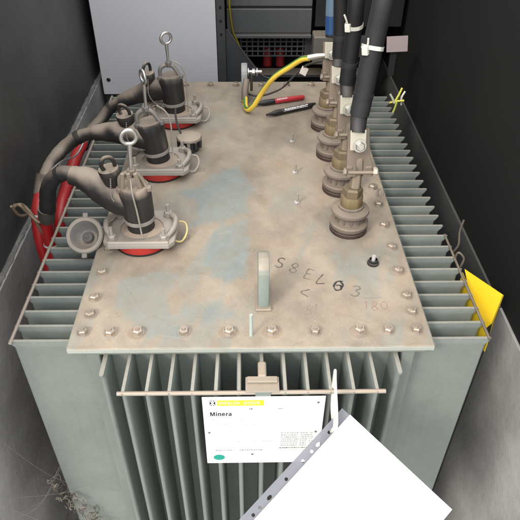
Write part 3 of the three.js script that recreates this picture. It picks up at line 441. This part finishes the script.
// ------------------------------------------------------------------ low-voltage bushings
const lvX = 0.233, lvZ = [-0.378, -0.553, -0.732, -0.906];
const lvLabels = ['nearest low-voltage bushing with brass nut and clamp, front of the row of four', 'second low-voltage bushing from the front of the row', 'third low-voltage bushing from the front, half hidden by the second', 'rearmost low-voltage bushing with the yellow earth cable on its clamp'];
const LVD = [0.235, 0.185, 0.135], POR = [0.15, 0.12, 0.1];
const lv0 = thing('terminal_bushing', lvLabels[0], 'bushing', [lvX, 0, lvZ[0]], 'low-voltage bushings along the right of the lid');
{
  const x = lvX, z = lvZ[0];
  part('gasket', V(lathe([[0.0445, 0], [0.0445, 0.008], [0.043, 0.0095], [0.043, 0.0105], [0.0445, 0.0125], [0.0435, 0.0155], [0.03, 0.016]], 40, x, 0.0004, z), [0.035, 0.02, 0.016], 0.25, 61), M.rubber, lv0);
  part('porcelain_body', V(lathe([[0.0445, 0.0155], [0.0455, 0.019], [0.0455, 0.024], [0.0425, 0.027], [0.033, 0.029], [0.032, 0.031], [0.032, 0.047], [0.034, 0.049], [0.0425, 0.0505], [0.0445, 0.054], [0.0435, 0.059], [0.036, 0.063], [0.029, 0.0645], [0.029, 0.069], [0.026, 0.071], [0.02, 0.071]], 44, x, 0, z, 0.5), POR, 0.6, 62, LVD), M.plain, lv0);
  const notch = []; for (let i = 0; i < 12; i++) { const a = i / 12 * 6.283; notch.push(V(box(-0.0025, 0.0025, 0.03, 0.049, 0.0315, 0.0345, 0.001).rotateY(a).translate(x, 0, z), POR, 0.3, 63)); }
  part('body_ribs', notch, M.plain, lv0);
  part('brass_collar', V(lathe([[0.0245, 0.07], [0.0255, 0.073], [0.0255, 0.094], [0.024, 0.097], [0.013, 0.098]], 36, x, 0, z), BRASS, 0.45, 64, LVD), M.dull, lv0);
  part('hex_nut', V(hex(0.0235, 0.021, x, 0.0975, z, 0.35), [0.2, 0.15, 0.095], 0.45, 65, LVD), M.dull, lv0);
  part('threaded_stud', V(lathe(Array.from({ length: 44 }, (_, i) => [i % 2 ? 0.0118 : 0.0126, 0.118 + i * 0.00085]).concat([[0, 0.155]]), 20, x + 0.004, 0, z), [0.3, 0.24, 0.17], 0.5, 66, LVD), M.dull, lv0);
  // flag clamp: two ears round the stud, a slotted bridge, a flag leaning back
  const cx = x + 0.008, s = new THREE.Shape(); s.moveTo(-0.027, 0); s.lineTo(-0.0105, 0); s.lineTo(-0.0105, 0.03); s.absarc(-0.001, 0.032, 0.0095, Math.PI, 0, true); s.lineTo(0.0095, 0); s.lineTo(0.026, 0); s.lineTo(0.027, 0.024); s.lineTo(0.018, 0.046); s.lineTo(0.0125, 0.102); s.lineTo(-0.0285, 0.102); s.lineTo(-0.0285, 0.05); s.closePath();
  const cg = toCreasedNormals(new THREE.ExtrudeGeometry(s, { depth: 0.012, bevelEnabled: true, bevelThickness: 0.002, bevelSize: 0.002, bevelSegments: 2, curveSegments: 14 }), 0.6);
  cg.rotateX(-0.28); cg.translate(cx, 0.152, z + 0.004);
  part('flag_clamp', [V(cg, [0.22, 0.175, 0.135], 0.5, 67, LVD), V(box(cx - 0.031, cx - 0.014, 0.15, 0.178, z - 0.016, z + 0.014, 0.005), [0.22, 0.175, 0.135], 0.5, 68, LVD), V(box(cx + 0.01, cx + 0.028, 0.15, 0.178, z - 0.016, z + 0.014, 0.005), [0.22, 0.175, 0.135], 0.5, 69, LVD)], M.dull, lv0);
  part('clamp_bolt', [V(aim(cyl(0.0042, 0.0042, 0.058, 12, 0, 0, 0), [cx - 0.026, 0.164, z + 0.016], [1, 0, 0]), [0.26, 0.21, 0.16], 0.3), V(aim(hex(0.0095, 0.011), [cx + 0.0285, 0.164, z + 0.012], [1, 0, 0]), [0.5, 0.46, 0.38], 0.15), V(aim(hex(0.0085, 0.007), [cx - 0.036, 0.164, z + 0.012], [1, 0, 0]), [0.3, 0.25, 0.2], 0.4)], M.dull, lv0);
}
for (let i = 1; i < 4; i++) { const c = lv0.clone(); c.name = numbered('terminal_bushing'); c.position.set(lvX, Y, lvZ[i]); c.rotation.y = [0, 0.07, -0.06, 0.05][i]; c.userData = { ...lv0.userData, label: lvLabels[i] }; scene.add(c); }
// low-voltage cables: palm of the lug with its bolt, pressed sleeve, jacket rising out of the picture and back to the switchgear
function lvCable(i, label, pts, r, jacket, sleeve, name = 'power_cable') {
  const x = lvX - 0.001, z = lvZ[i] + 0.004, t = thing(name, label, 'cable', [x, 0.2, z], 'low-voltage cables rising from the bushings');
  const palm = rot(box(x - 0.0185, x + 0.0165, 0.217, 0.261, z + 0.013, z + 0.0185, 0.004), -0.28, 0, 0.03, [x, 0.2, z + 0.01]);
  const lg = part('cable_lug', [V(palm, [0.48, 0.455, 0.37], 0.15, 70)], M.dull, t);
  const hd = [cyl(0.014, 0.014, 0.0025, 24, 0, 0, 0), hex(0.0105, 0.009, 0, 0.0025, 0), cyl(0.0055, 0.0052, 0.005, 12, 0, 0.0115, 0)].map((g, k) => V(aim(g, [x + 0.001, 0.2295, z + 0.0115], [0, 0.28, 1]), [0.52, 0.5, 0.44], 0.1, 71 + k));
  part('lug_bolt', hd, M.metal, lg);
  if (sleeve) part('lug_sleeve', V(sweep([[x - 0.004, 0.252, z - 0.004], pts[0], pts[1]], [r * 0.8, r * 0.9, r * 1.06], 16, 20), BLACK, 0.12, 74), M.rubber, t);
  part('jacket', V(sweep(pts, r, 80, 22), jacket, 0.05, 75), M.rubber, t);
  return t;
}
const back = (x, y, z) => [[x, y + 0.12, z - 0.05], [x + 0.01, y + 0.28, z - 0.22], [x + 0.02, y + 0.3, z - 0.5], [x + 0.02, y + 0.2, -1.45], [x + 0.02, y + 0.15, -1.72]];
const c1 = lvCable(0, 'thick dark grey cable rising from the nearest bushing', [[0.231, 0.285, -0.397], [0.236, 0.33, -0.402], [0.24, 0.39, -0.404], [0.246, 0.45, -0.406], [0.254, 0.53, -0.41], ...back(0.262, 0.53, -0.42)], 0.0205, [0.02, 0.0205, 0.022], true);
const c2 = lvCable(1, 'black cable rising from the second bushing, behind the thick grey one', [[0.228, 0.28, -0.572], [0.23, 0.33, -0.575], [0.232, 0.4, -0.578], [0.231, 0.47, -0.58], ...back(0.23, 0.5, -0.6)], 0.0185, [0.007, 0.007, 0.0078], true);
lvCable(2, 'black cable rising from the third bushing, left of its neighbours', [[0.232, 0.275, -0.752], [0.231, 0.33, -0.756], [0.226, 0.4, -0.76], [0.222, 0.47, -0.765], ...back(0.22, 0.52, -0.78)], 0.0185, [0.007, 0.007, 0.0075], true);
const c4 = lvCable(3, 'cable with blue tape rising from the rearmost bushing', [[0.23, 0.268, -0.922], [0.229, 0.31, -0.926], [0.228, 0.36, -0.93], [0.226, 0.42, -0.935], ...back(0.226, 0.45, -0.95)], 0.0155, [0.015, 0.015, 0.016], false, 'neutral_cable');
part('blue_tape', V(sweep([[0.23, 0.276, -0.922], [0.229, 0.31, -0.926], [0.228, 0.36, -0.93], [0.227, 0.4, -0.933]], [0.0165, 0.0172, 0.0163, 0.017], 16, 20), [0.02, 0.065, 0.18], 0.03), M.gloss, c4);
part('pale_tape', V(sweep([[0.2288, 0.325, -0.9275], [0.228, 0.36, -0.93], [0.227, 0.385, -0.932]], 0.0178, 10, 20), [0.1, 0.16, 0.22], 0.03), M.gloss, c4);
const mark = []; for (let i = 0; i < 10; i++) mark.push(V(box(0.2355, 0.2375, 0.335 + i * 0.017, 0.345 + i * 0.017 - (i % 3) * 0.002, -0.5609 - i * 0.0004, -0.5597 - i * 0.0004), [0.45, 0.45, 0.44])); part('print_marks', mark, M.plain, c2);
function bigTie(label, c, dir, r, tail) {
  const [hx, hy, hz] = [c[0] - r * 0.75, c[1], c[2] + r * 0.75], g = tieLoop(...c, dir, r, 0.008);
  const hd = rot(box(hx - 0.007, hx + 0.006, hy - 0.009, hy + 0.008, hz - 0.004, hz + 0.006, 0.0015), 0, -0.6, 0.15, [hx, hy, hz]);
  solo('cable_tie', [g[0], hd, sweep(tail.map(([a, b, d]) => [hx + a, hy + b, hz + d]), 0.0022, 10, 6)], M.nylon, label, 'cable tie', 'white ties on the low-voltage cables');
}
bigTie('white cable tie round the thick grey cable', [0.243, 0.424, -0.405], [0.15, 1, -0.25], 0.0212, [[0, 0, 0], [0.002, 0.014, 0.002], [0.001, 0.024, 0.004]]);
bigTie('white cable tie round the black cable of the second bushing', [0.232, 0.41, -0.579], [-0.1, 1, 0.1], 0.0192, [[0, 0, 0], [-0.006, 0.015, 0.002], [-0.012, 0.028, 0.002]]);
// yellow-green earth cable looping from the rear lug to the rearmost bushing
const ygTex = dataTex(256, (u, v) => { const d = Math.abs(((v + 0.68) % 1) - 0.5); const n = 0.9 + 0.15 * fbm(u * 20, v * 8, 91, 3); return d < 0.085 ? [0.3 * n, 0.46 * n, 0.2 * n] : [0.95 * n, 0.8 * n, 0.3 * n]; }, { srgb: true });
const yg = thing('earth_cable', 'yellow and green earth cable curving from the rear lifting lug to the rearmost bushing', 'cable', [0.0, 0, -1.0]);
part('jacket', sweep([[-0.013, 0.035, -1.045], [-0.012, 0.014, -1.02], [-0.004, 0.013, -0.998], [0.013, 0.03, -0.99], [0.04, 0.075, -0.99], [0.077, 0.135, -0.965], [0.118, 0.17, -0.95], [0.155, 0.206, -0.92], [0.172, 0.214, -0.905]], 0.0083, 70, 18), std({ map: ygTex, roughness: 0.45 }), yg);
part('brown_end', V(sweep([[-0.013, 0.018, -1.035], [-0.014, 0.045, -1.055], [-0.008, 0.075, -1.085]], 0.0105, 14, 14), [0.16, 0.12, 0.09], 0.5), M.rubber, yg);
part('cable_lug', [V(sweep([[0.168, 0.214, -0.907], [0.195, 0.222, -0.9], [0.214, 0.226, -0.895]], [0.0085, 0.008, 0.006], 10, 12), [0.6, 0.58, 0.53], 0.1)], M.metal, yg);
const rb = thing('clamp_screw', 'steel clamp screw with washers beside the rear lifting lug', 'screw', [0, 0.07, -1.1]);
part('screw', [V(aim(cyl(0.0055, 0.0055, 0.045, 12, 0, 0, 0), [-0.004, 0.094, -1.105], [1, 0, 0]), STEEL, 0.1), V(aim(cyl(0.0125, 0.0125, 0.003, 20, 0, 0, 0), [-0.004, 0.094, -1.105], [1, 0, 0]), STEEL, 0.2)], M.metal, rb);
part('nut', [V(aim(hex(0.011, 0.01), [0.01, 0.094, -1.105], [1, 0, 0]), STEEL, 0.1), V(aim(cyl(0.013, 0.013, 0.003, 20, 0, 0, 0), [0.024, 0.094, -1.105], [1, 0, 0]), STEEL, 0.1), V(box(0.003, 0.012, 0.03, 0.09, -1.108, -1.1, 0.002), [0.12, 0.11, 0.1], 0.3)], M.metal, rb);
// tagged black wire
const tw = thing('tagged_wire', 'thin black wire with a small white tag behind the yellow earth cable', 'wire', [0.09, 0.01, -1.07]);
part('wire', V(sweep([[0.235, 0.2, -0.93], [0.205, 0.17, -0.99], [0.172, 0.132, -1.05], [0.145, 0.1, -1.06], [0.1, 0.05, -1.07], [0.03, 0.02, -1.085], [-0.005, 0.025, -1.09]], 0.0032, 50, 8), [0.02, 0.02, 0.02], 0.25), M.rubber, tw);
part('paper_tag', V(rot(box(0.16, 0.182, 0.108, 0.133, -1.045, -1.043, 0.0005), -0.5, 0.2, -0.45, [0.171, 0.12, -1.044]), [0.62, 0.56, 0.5], 0.05), M.plain, tw);
// markers
function marker(label, a, b, cols, split) {
  const A = V3(...a), B = V3(...b), d = B.clone().sub(A), L = d.length(), t = thing('marker_pen', label, 'marker', a), at = (g) => aim(g, a, [d.x, d.y, d.z]);
  part('barrel', V(at(lathe([[0.0075, split], [0.0085, split + 0.002], [0.0085, L * 0.8], [0.0075, L * 0.96], [0.006, L], [0, L]], 24)), cols[0], 0.04), M.gloss, t);
  part('cap', V(at(lathe([[0, 0], [0.003, 0.001], [0.0055, 0.02], [0.0078, 0.03], [0.009, 0.034], [0.009, split - 0.001], [0.0075, split]], 24)), cols[1], 0.05), M.gloss, t);
  // white print as thin curved patches round the upper side of the barrel
  const up = V3(0, 0.85, 0.53).applyQuaternion(new THREE.Quaternion().setFromUnitVectors(V3(0, 1, 0), d.clone().normalize()).invert()), th = Math.atan2(up.x, up.z);
  const pr = []; for (const [u0, u1, a0, a1] of cols[2]) { const g = new THREE.CylinderGeometry(0.0087, 0.0087, (u1 - u0) * L, 10, 1, true, th + a0, a1); g.translate(0, (u0 + u1) / 2 * L, 0); pr.push(V(at(g), [0.75, 0.74, 0.72])); }
  part('print', pr, M.plain, t);
}
const ws = []; { const r = rng(17); let u = 0.36; while (u < 0.8) { const w = 0.012 + 0.022 * r(); ws.push([u, u + w, -0.4 + 0.2 * r(), 0.5 + 0.3 * r()]); u += w + 0.006 + 0.006 * r(); } ws.push([0.34, 0.82, 0.5, 0.16]); }
marker('black marker pen with white print lying on the lid', [0.052, 0.0095, -0.967], [0.214, 0.0095, -1.043], [[0.014, 0.014, 0.015], [0.014, 0.014, 0.015], ws], 0.055);
const rs = []; { const r = rng(18); let u = 0.45; while (u < 0.64) { const w = 0.012 + 0.014 * r(); rs.push([u, u + w, -0.25, 0.5]); u += w + 0.01; } }
marker('red marker pen with black cap lying behind the black one', [0.015, 0.0095, -1.046], [0.182, 0.0095, -1.1], [[0.5, 0.03, 0.04], [0.015, 0.014, 0.015], rs], 0.072);
// ------------------------------------------------------------------ behind the transformer
const steelDark = std({ vertexColors: true, roughness: 0.5, map: paintTex });
const panel = thing('white_panel', 'pale grey sheet-metal panel standing against the back left corner', 'panel', [-0.35, -1.05, -1.56]);
part('sheet', [V(box(-0.592, -0.1245, -0.182, 0.98, -1.575, -1.555, 0.003), [0.68, 0.675, 0.69], 0.0, 80, DUST, 5)], M.plain, panel);
part('panel_foot', V(box(-0.59, -0.127, -1.05, -0.183, -1.6, -1.57), [0.05, 0.05, 0.052]), M.paint, panel);
for (const [a, b] of [[-0.565, -0.12], [-0.15, 0.33], [-0.565, 0.4]]) part('panel_screw', V(aim(lathe([[0, 0.004], [0.006, 0.003], [0.0085, 0]], 16), [a, b, -1.555], [0, 0, 1]), [0.03, 0.03, 0.03]), M.dull, panel);
const sg = thing('switchgear_cabinet', 'dark grey switchgear cabinet with perforated grille in the back right', 'cabinet', [0.25, -1.05, -1.75]);
const DK = [0.085, 0.09, 0.096];
part('side_post', [V(box(-0.1225, -0.09, -1.04, 0.97, -1.6, -1.556, 0.002), [0.075, 0.078, 0.082], 0.05)], steelDark, sg);
const holes = []; for (let i = 0; i < 9; i++) holes.push(V(aim(cyl(0.0055, 0.0055, 0.002, 14, 0, 0, 0), [-0.106, 0.06 + i * 0.05, -1.5565], [0, 0, 1]), [0.006, 0.006, 0.006])); part('post_holes', holes, M.plain, sg);
part('back_plate', V(box(-0.1, 0.62, -1.04, 0.97, -1.99, -1.97), [0.02, 0.02, 0.021]), steelDark, sg);
part('upper_door', [V(box(-0.085, 0.245, 0.05, 0.142, -1.64, -1.6, 0.004), DK, 0.1, 81), V(box(-0.085, 0.245, 0.036, 0.049, -1.64, -1.58, 0.003), [0.085, 0.09, 0.095], 0.2, 82)], steelDark, sg);
part('top_door', [V(box(-0.085, 0.245, 0.149, 0.97, -1.64, -1.606, 0.004), [0.1, 0.104, 0.11], 0.1, 83), V(box(-0.085, 0.245, 0.144, 0.149, -1.63, -1.61), [0.01, 0.01, 0.01])], steelDark, sg);
const gr = []; for (let i = 0; i <= 11; i++) gr.push(V(box(-0.03 + i * 0.0225 - 0.0025, -0.03 + i * 0.0225 + 0.0025, -0.045, 0.035, -1.622, -1.619), DK)); for (let j = 0; j <= 4; j++) gr.push(V(box(-0.04, 0.224, -0.045 + j * 0.019 - 0.0025, -0.045 + j * 0.019 + 0.0025, -1.6185, -1.6155), DK));
part('grille', gr, steelDark, sg);
part('grille_surround', [V(box(0.224, 0.5, -0.05, 0.03, -1.64, -1.615), [0.06, 0.06, 0.06], 0.1), V(box(-0.085, 0.5, -0.125, -0.112, -1.66, -1.59, 0.002), [0.05, 0.05, 0.05], 0.4), V(box(-0.085, 0.5, -1.04, -0.126, -1.66, -1.63), [0.03, 0.031, 0.033], 0.1)], steelDark, sg);
{ const s = new THREE.Shape(); s.moveTo(-0.0895, 0.075); s.lineTo(-0.085, 0.075); s.lineTo(0.056, -0.11); s.lineTo(0.1, -0.125); s.lineTo(0.1, -0.3); s.lineTo(-0.0895, -0.3); s.closePath(); const g = boxUV(new THREE.ExtrudeGeometry(s, { depth: 0.003, bevelEnabled: false })); g.translate(0, 0, -1.575); part('corner_gusset', [V(g, [0.07, 0.074, 0.08], 0.05), V(sweep([[-0.085, 0.074, -1.573], [0.056, -0.11, -1.573], [0.1, -0.125, -1.573]], 0.0035, 30, 6), [0.1, 0.1, 0.105], 0.2)], steelDark, sg); }
for (const a of [0.074, 0.128]) part('red_insulator', V(lathe([[0.0, 0.075], [0.014, 0.073], [0.018, 0.06], [0.018, 0], [0.02, 0]], 20, a + 0.004, -0.115, -1.7), [0.3, 0.02, 0.022], 0.2), M.gloss, sg);
part('side_box', V(box(0.25, 0.33, -0.05, 0.06, -1.61, -1.53, 0.006), [0.16, 0.155, 0.14], 0.4), M.paint, sg);
part('dark_front', V(box(0.26, 0.6, 0.07, 0.97, -1.66, -1.62), [0.014, 0.014, 0.015]), steelDark, sg);
solo('earth_wire', sweep([[-0.075, 0.9, -1.552], [-0.073, 0.25, -1.55], [-0.071, 0.15, -1.55], [-0.06, 0.06, -1.57], [-0.048, 0.03, -1.585], [-0.03, -0.02, -1.6], [-0.02, -0.08, -1.65]], 0.0045, 50, 10), std({ map: ygTex, roughness: 0.5, color: 0xb0b070 }), 'thin yellow and green wire hanging beside the drilled post of the switchgear', 'wire');
solo('pale_label', [V(rot(box(0.48, 0.552, 0.088, 0.14, -1.302, -1.3), -0.25, -0.15, 0.06, [0.51, 0.11, -1.3]), [0.36, 0.29, 0.29]), V(box(0.5, 0.52, 0.0, 0.1, -1.318, -1.306), [0.02, 0.02, 0.02])], M.plain, 'pale pinkish label in the dark behind the thick grey cable', 'label');
// bunch of yellow-green tails
const tails = thing('wire_bunch', 'small bunch of yellow and green wire ends by the far right fins', 'wire', [0.52, -0.06, -1.2]);
for (const [p, c] of [[[[0.3, -0.02, -1.1], [0.4, -0.055, -1.17], [0.48, -0.055, -1.2], [0.535, -0.04, -1.2]], [0.02, 0.02, 0.02]], [[[0.485, -0.055, -1.19], [0.51, -0.045, -1.185], [0.54, -0.04, -1.18]], [0.75, 0.7, 0.1]], [[[0.51, -0.045, -1.185], [0.522, -0.02, -1.19], [0.53, 0.0, -1.195]], [0.75, 0.72, 0.1]], [[[0.515, -0.045, -1.18], [0.508, -0.075, -1.175], [0.5, -0.09, -1.17]], [0.5, 0.6, 0.1]], [[[0.535, -0.06, -1.19], [0.531, -0.03, -1.185], [0.541, -0.01, -1.19]], [0.7, 0.7, 0.6]], [[[0.49, -0.02, -1.19], [0.5, -0.035, -1.185], [0.507, -0.05, -1.18]], [0.6, 0.6, 0.5]]]) part('wire_end', V(sweep(p, 0.0038, 16, 8), c, 0.05), M.gloss, tails);
// yellow sheet tucked behind the right fins
{
  const q = (pts, th) => { const n = V3(...pts[1]).sub(V3(...pts[0])).cross(V3(...pts[2]).sub(V3(...pts[0]))).normalize().multiplyScalar(th), P = []; const a = pts.map((p) => V3(...p)), b = a.map((p) => p.clone().sub(n)); const tri = (x, y, z) => P.push(...x.toArray(), ...y.toArray(), ...z.toArray());
    for (let i = 1; i + 1 < a.length; i++) { tri(a[0], a[i], a[i + 1]); tri(b[0], b[i + 1], b[i]); } for (let i = 0; i < a.length; i++) { const j = (i + 1) % a.length; tri(a[i], b[i], b[j]); tri(a[i], b[j], a[j]); } const g = new THREE.BufferGeometry(); g.setAttribute('position', new THREE.Float32BufferAttribute(P, 3)); g.computeVertexNormals(); return boxUV(g); };
  const ys = thing('yellow_sheet', 'bright yellow plastic sheet tucked between the right fins and the plinth', 'plastic sheet', [0.5, -0.6, -0.18]);
  const YL = [0.72, 0.5, 0.02];
  part('sheet', V(q([[0.4845, -0.038, -0.258], [0.4845, -0.04, -0.06], [0.4845, -0.085, -0.06], [0.4845, -0.13, -0.26]], 0.0012), YL, 0.02), M.gloss, ys);
  part('folded_flap', V(q([[0.4885, -0.031, -0.262], [0.556, -0.045, -0.19], [0.545, -0.12, -0.175], [0.5, -0.115, -0.135]], 0.0012), YL, 0.02), M.gloss, ys);
  part('flap_edge', V(q([[0.5455, -0.119, -0.1745], [0.5565, -0.045, -0.1895], [0.552, -0.16, -0.18]], 0.0012), [0.4, 0.28, 0.02], 0.02), M.gloss, ys);
}
solo('wire_scrap', V(sweep([[0.482, -0.035, -0.33], [0.487, -0.01, -0.325], [0.486, 0.02, -0.335], [0.49, 0.05, -0.34]], 0.0028, 20, 6), [0.12, 0.1, 0.08], 0.4), M.dull, 'straight bit of dark wire sticking up from the tie rod of the right fins', 'wire');
solo('wire_scrap', V(sweep([[0.475, -0.033, -0.3], [0.48, -0.012, -0.298], [0.492, -0.022, -0.29], [0.488, -0.045, -0.285]], 0.003, 20, 6), [0.12, 0.1, 0.08], 0.4), M.dull, 'small hooked twist of dark wire on the right tie rod, above the yellow sheet', 'wire');
// ------------------------------------------------------------------ documents in a punched pocket, tied to the front rod
{
  const C = V3(0.157, -0.015, 0.13), E = V3(0.3145, -0.068, 0.286), S = V3(-0.06, -0.131, 0.31);
  const u = E.clone().sub(C).normalize(), v = S.clone().sub(C).normalize(); v.addScaledVector(u, -v.dot(u)).normalize(); const n = new THREE.Vector3().crossVectors(v, u).normalize(); if (n.y < 0) n.negate();
  const m = new THREE.Matrix4().makeBasis(u, v, n), place = (g) => { g = g.index ? g.toNonIndexed() : g; g.applyMatrix4(m); g.translate(C.x, C.y, C.z); for (const k in g.attributes) { const a = g.attributes[k], w = a.itemSize; for (let i = 0; i < a.count; i += 3) for (let q = 0; q < w; q++) { const x = a.array[(i + 1) * w + q]; a.array[(i + 1) * w + q] = a.array[(i + 2) * w + q]; a.array[(i + 2) * w + q] = x; } } return g; };
  const t = thing('document_pocket', 'clear punched plastic pocket full of white paper hanging from the front rod', 'document pocket', [0.157, -0.015, 0.13]);
  const hs = [0.032, 0.046, 0.074, 0.09, 0.112, 0.1525, 0.193, 0.215, 0.231, 0.26, 0.274];
  const s = new THREE.Shape(); s.moveTo(0, 0); s.lineTo(0.026, 0); s.lineTo(0.026, 0.305); s.lineTo(0, 0.305); s.closePath(); hs.forEach((h, i) => { const o = new THREE.Path(); i % 4 === 2 ? o.absellipse(0.0115, h, 0.0032, 0.005, 0, 6.2832, true) : o.absarc(0.0115, h, 0.003, 0, 6.2832, true); s.holes.push(o); });
  const sgm = new THREE.ExtrudeGeometry(s, { depth: 0.0006, bevelEnabled: false, curveSegments: 10 });
  part('punched_strip', V(place(sgm), [0.36, 0.36, 0.4]), new THREE.MeshPhysicalMaterial({ vertexColors: true, roughness: 0.16, clearcoat: 0.5, transmission: 0.65, thickness: 0 }), t);
  const curl = (w0, w1, l0, l1, lift, zoff, k) => { const g = new THREE.PlaneGeometry(w1 - w0, l1 - l0, 20, 28); g.translate((w0 + w1) / 2, (l0 + l1) / 2, 0); const p = g.attributes.position; for (let i = 0; i < p.count; i++) { const a = (p.getX(i) - w0) / (w1 - w0), b = (p.getY(i) - l0) / (l1 - l0); p.setZ(i, zoff + lift * Math.pow(a, 3) * (1 - b * 0.8) + 0.0012 * Math.sin(b * 7 + k)); } g.computeVertexNormals(); return place(g); };
  const WHITE = [0.74, 0.74, 0.75];
  part('paper_stack', V(place(box(0.021, 0.229, 0.003, 0.299, 0.0012, 0.0042, 0.0008)), WHITE), M.plain, t);
  part('front_film', V(curl(0.018, 0.232, 0.0, 0.304, 0.0015, 0.0072, 1), WHITE), new THREE.MeshPhysicalMaterial({ vertexColors: true, roughness: 0.22, clearcoat: 0.6 }), t);
  part('back_film', V(curl(0.025, 0.233, 0.0, 0.305, 0.0, -0.0025, 2), [0.6, 0.6, 0.66]), new THREE.MeshPhysicalMaterial({ vertexColors: true, roughness: 0.25, transmission: 0.3, thickness: 0 }), t);
  const h0 = V3(0.0115, 0.032, 0.001).applyMatrix4(m).add(C);
  const tie = sweep([[h0.x, h0.y - 0.006, h0.z], [h0.x + 0.001, h0.y + 0.02, h0.z + 0.004], [0.145, 0.025, 0.098], [0.1455, 0.034, 0.088], [0.147, 0.026, 0.08], [0.149, -0.01, 0.07], [0.149, -0.042, 0.074], [0.146, -0.055, 0.1], [h0.x, h0.y - 0.006, h0.z]], 0.0028, 60, 8);
  solo('cable_tie', [tie, sweep([[h0.x - 0.004, h0.y - 0.01, h0.z + 0.004], [h0.x, h0.y + 0.01, h0.z + 0.006], [0.1435, 0.0, 0.112]], 0.0045, 12, 8)], M.nylon, 'white loop of cable tie holding the document pocket on the front rod', 'cable tie');
}
// ------------------------------------------------------------------ cobwebs and litter low on the left
{
  const r = rng(77), g = [];
  for (let i = 0; i < 24; i++) { const a = [-0.597, -0.3 - 0.5 * r(), -0.12 + 0.2 * r()], b = r() < 0.25 ? [-0.47 + 0.16 * r(), -0.35 - 0.5 * r(), -0.044 + 0.01 * r()] : [-0.596, a[1] - 0.25 * r(), a[2] + 0.25 * (r() - 0.5)], md = [(a[0] + b[0]) / 2, (a[1] + b[1]) / 2 - 0.09 * r(), (a[2] + b[2]) / 2 + 0.03 * r()]; g.push(V(sweep([a, md, b], 0.00025 + 0.0004 * r() * r(), 10, 4, false), [0.26, 0.235, 0.2])); }
  for (let i = 0; i < 110; i++) { const k = r(), p = [-0.5 + 0.13 * k + 0.03 * (r() - 0.5), -0.5 - 0.32 * k + 0.05 * (r() - 0.5), -0.035 + 0.02 * r()]; const pts = [p]; for (let j = 0; j < 3; j++) pts.push(pts[j].map((q) => q + 0.022 * (r() - 0.5))); g.push(V(sweep(pts, 0.0004 + 0.001 * r() * r(), 8, 5), r() < 0.4 ? [0.3, 0.26, 0.21] : [0.11, 0.085, 0.06])); }
  solo('cobweb', g, M.plain, 'dusty cobweb with scraps stretched between the left plinth and the tank', 'cobweb', null, 'stuff');
}
renderer.render(scene, camera);
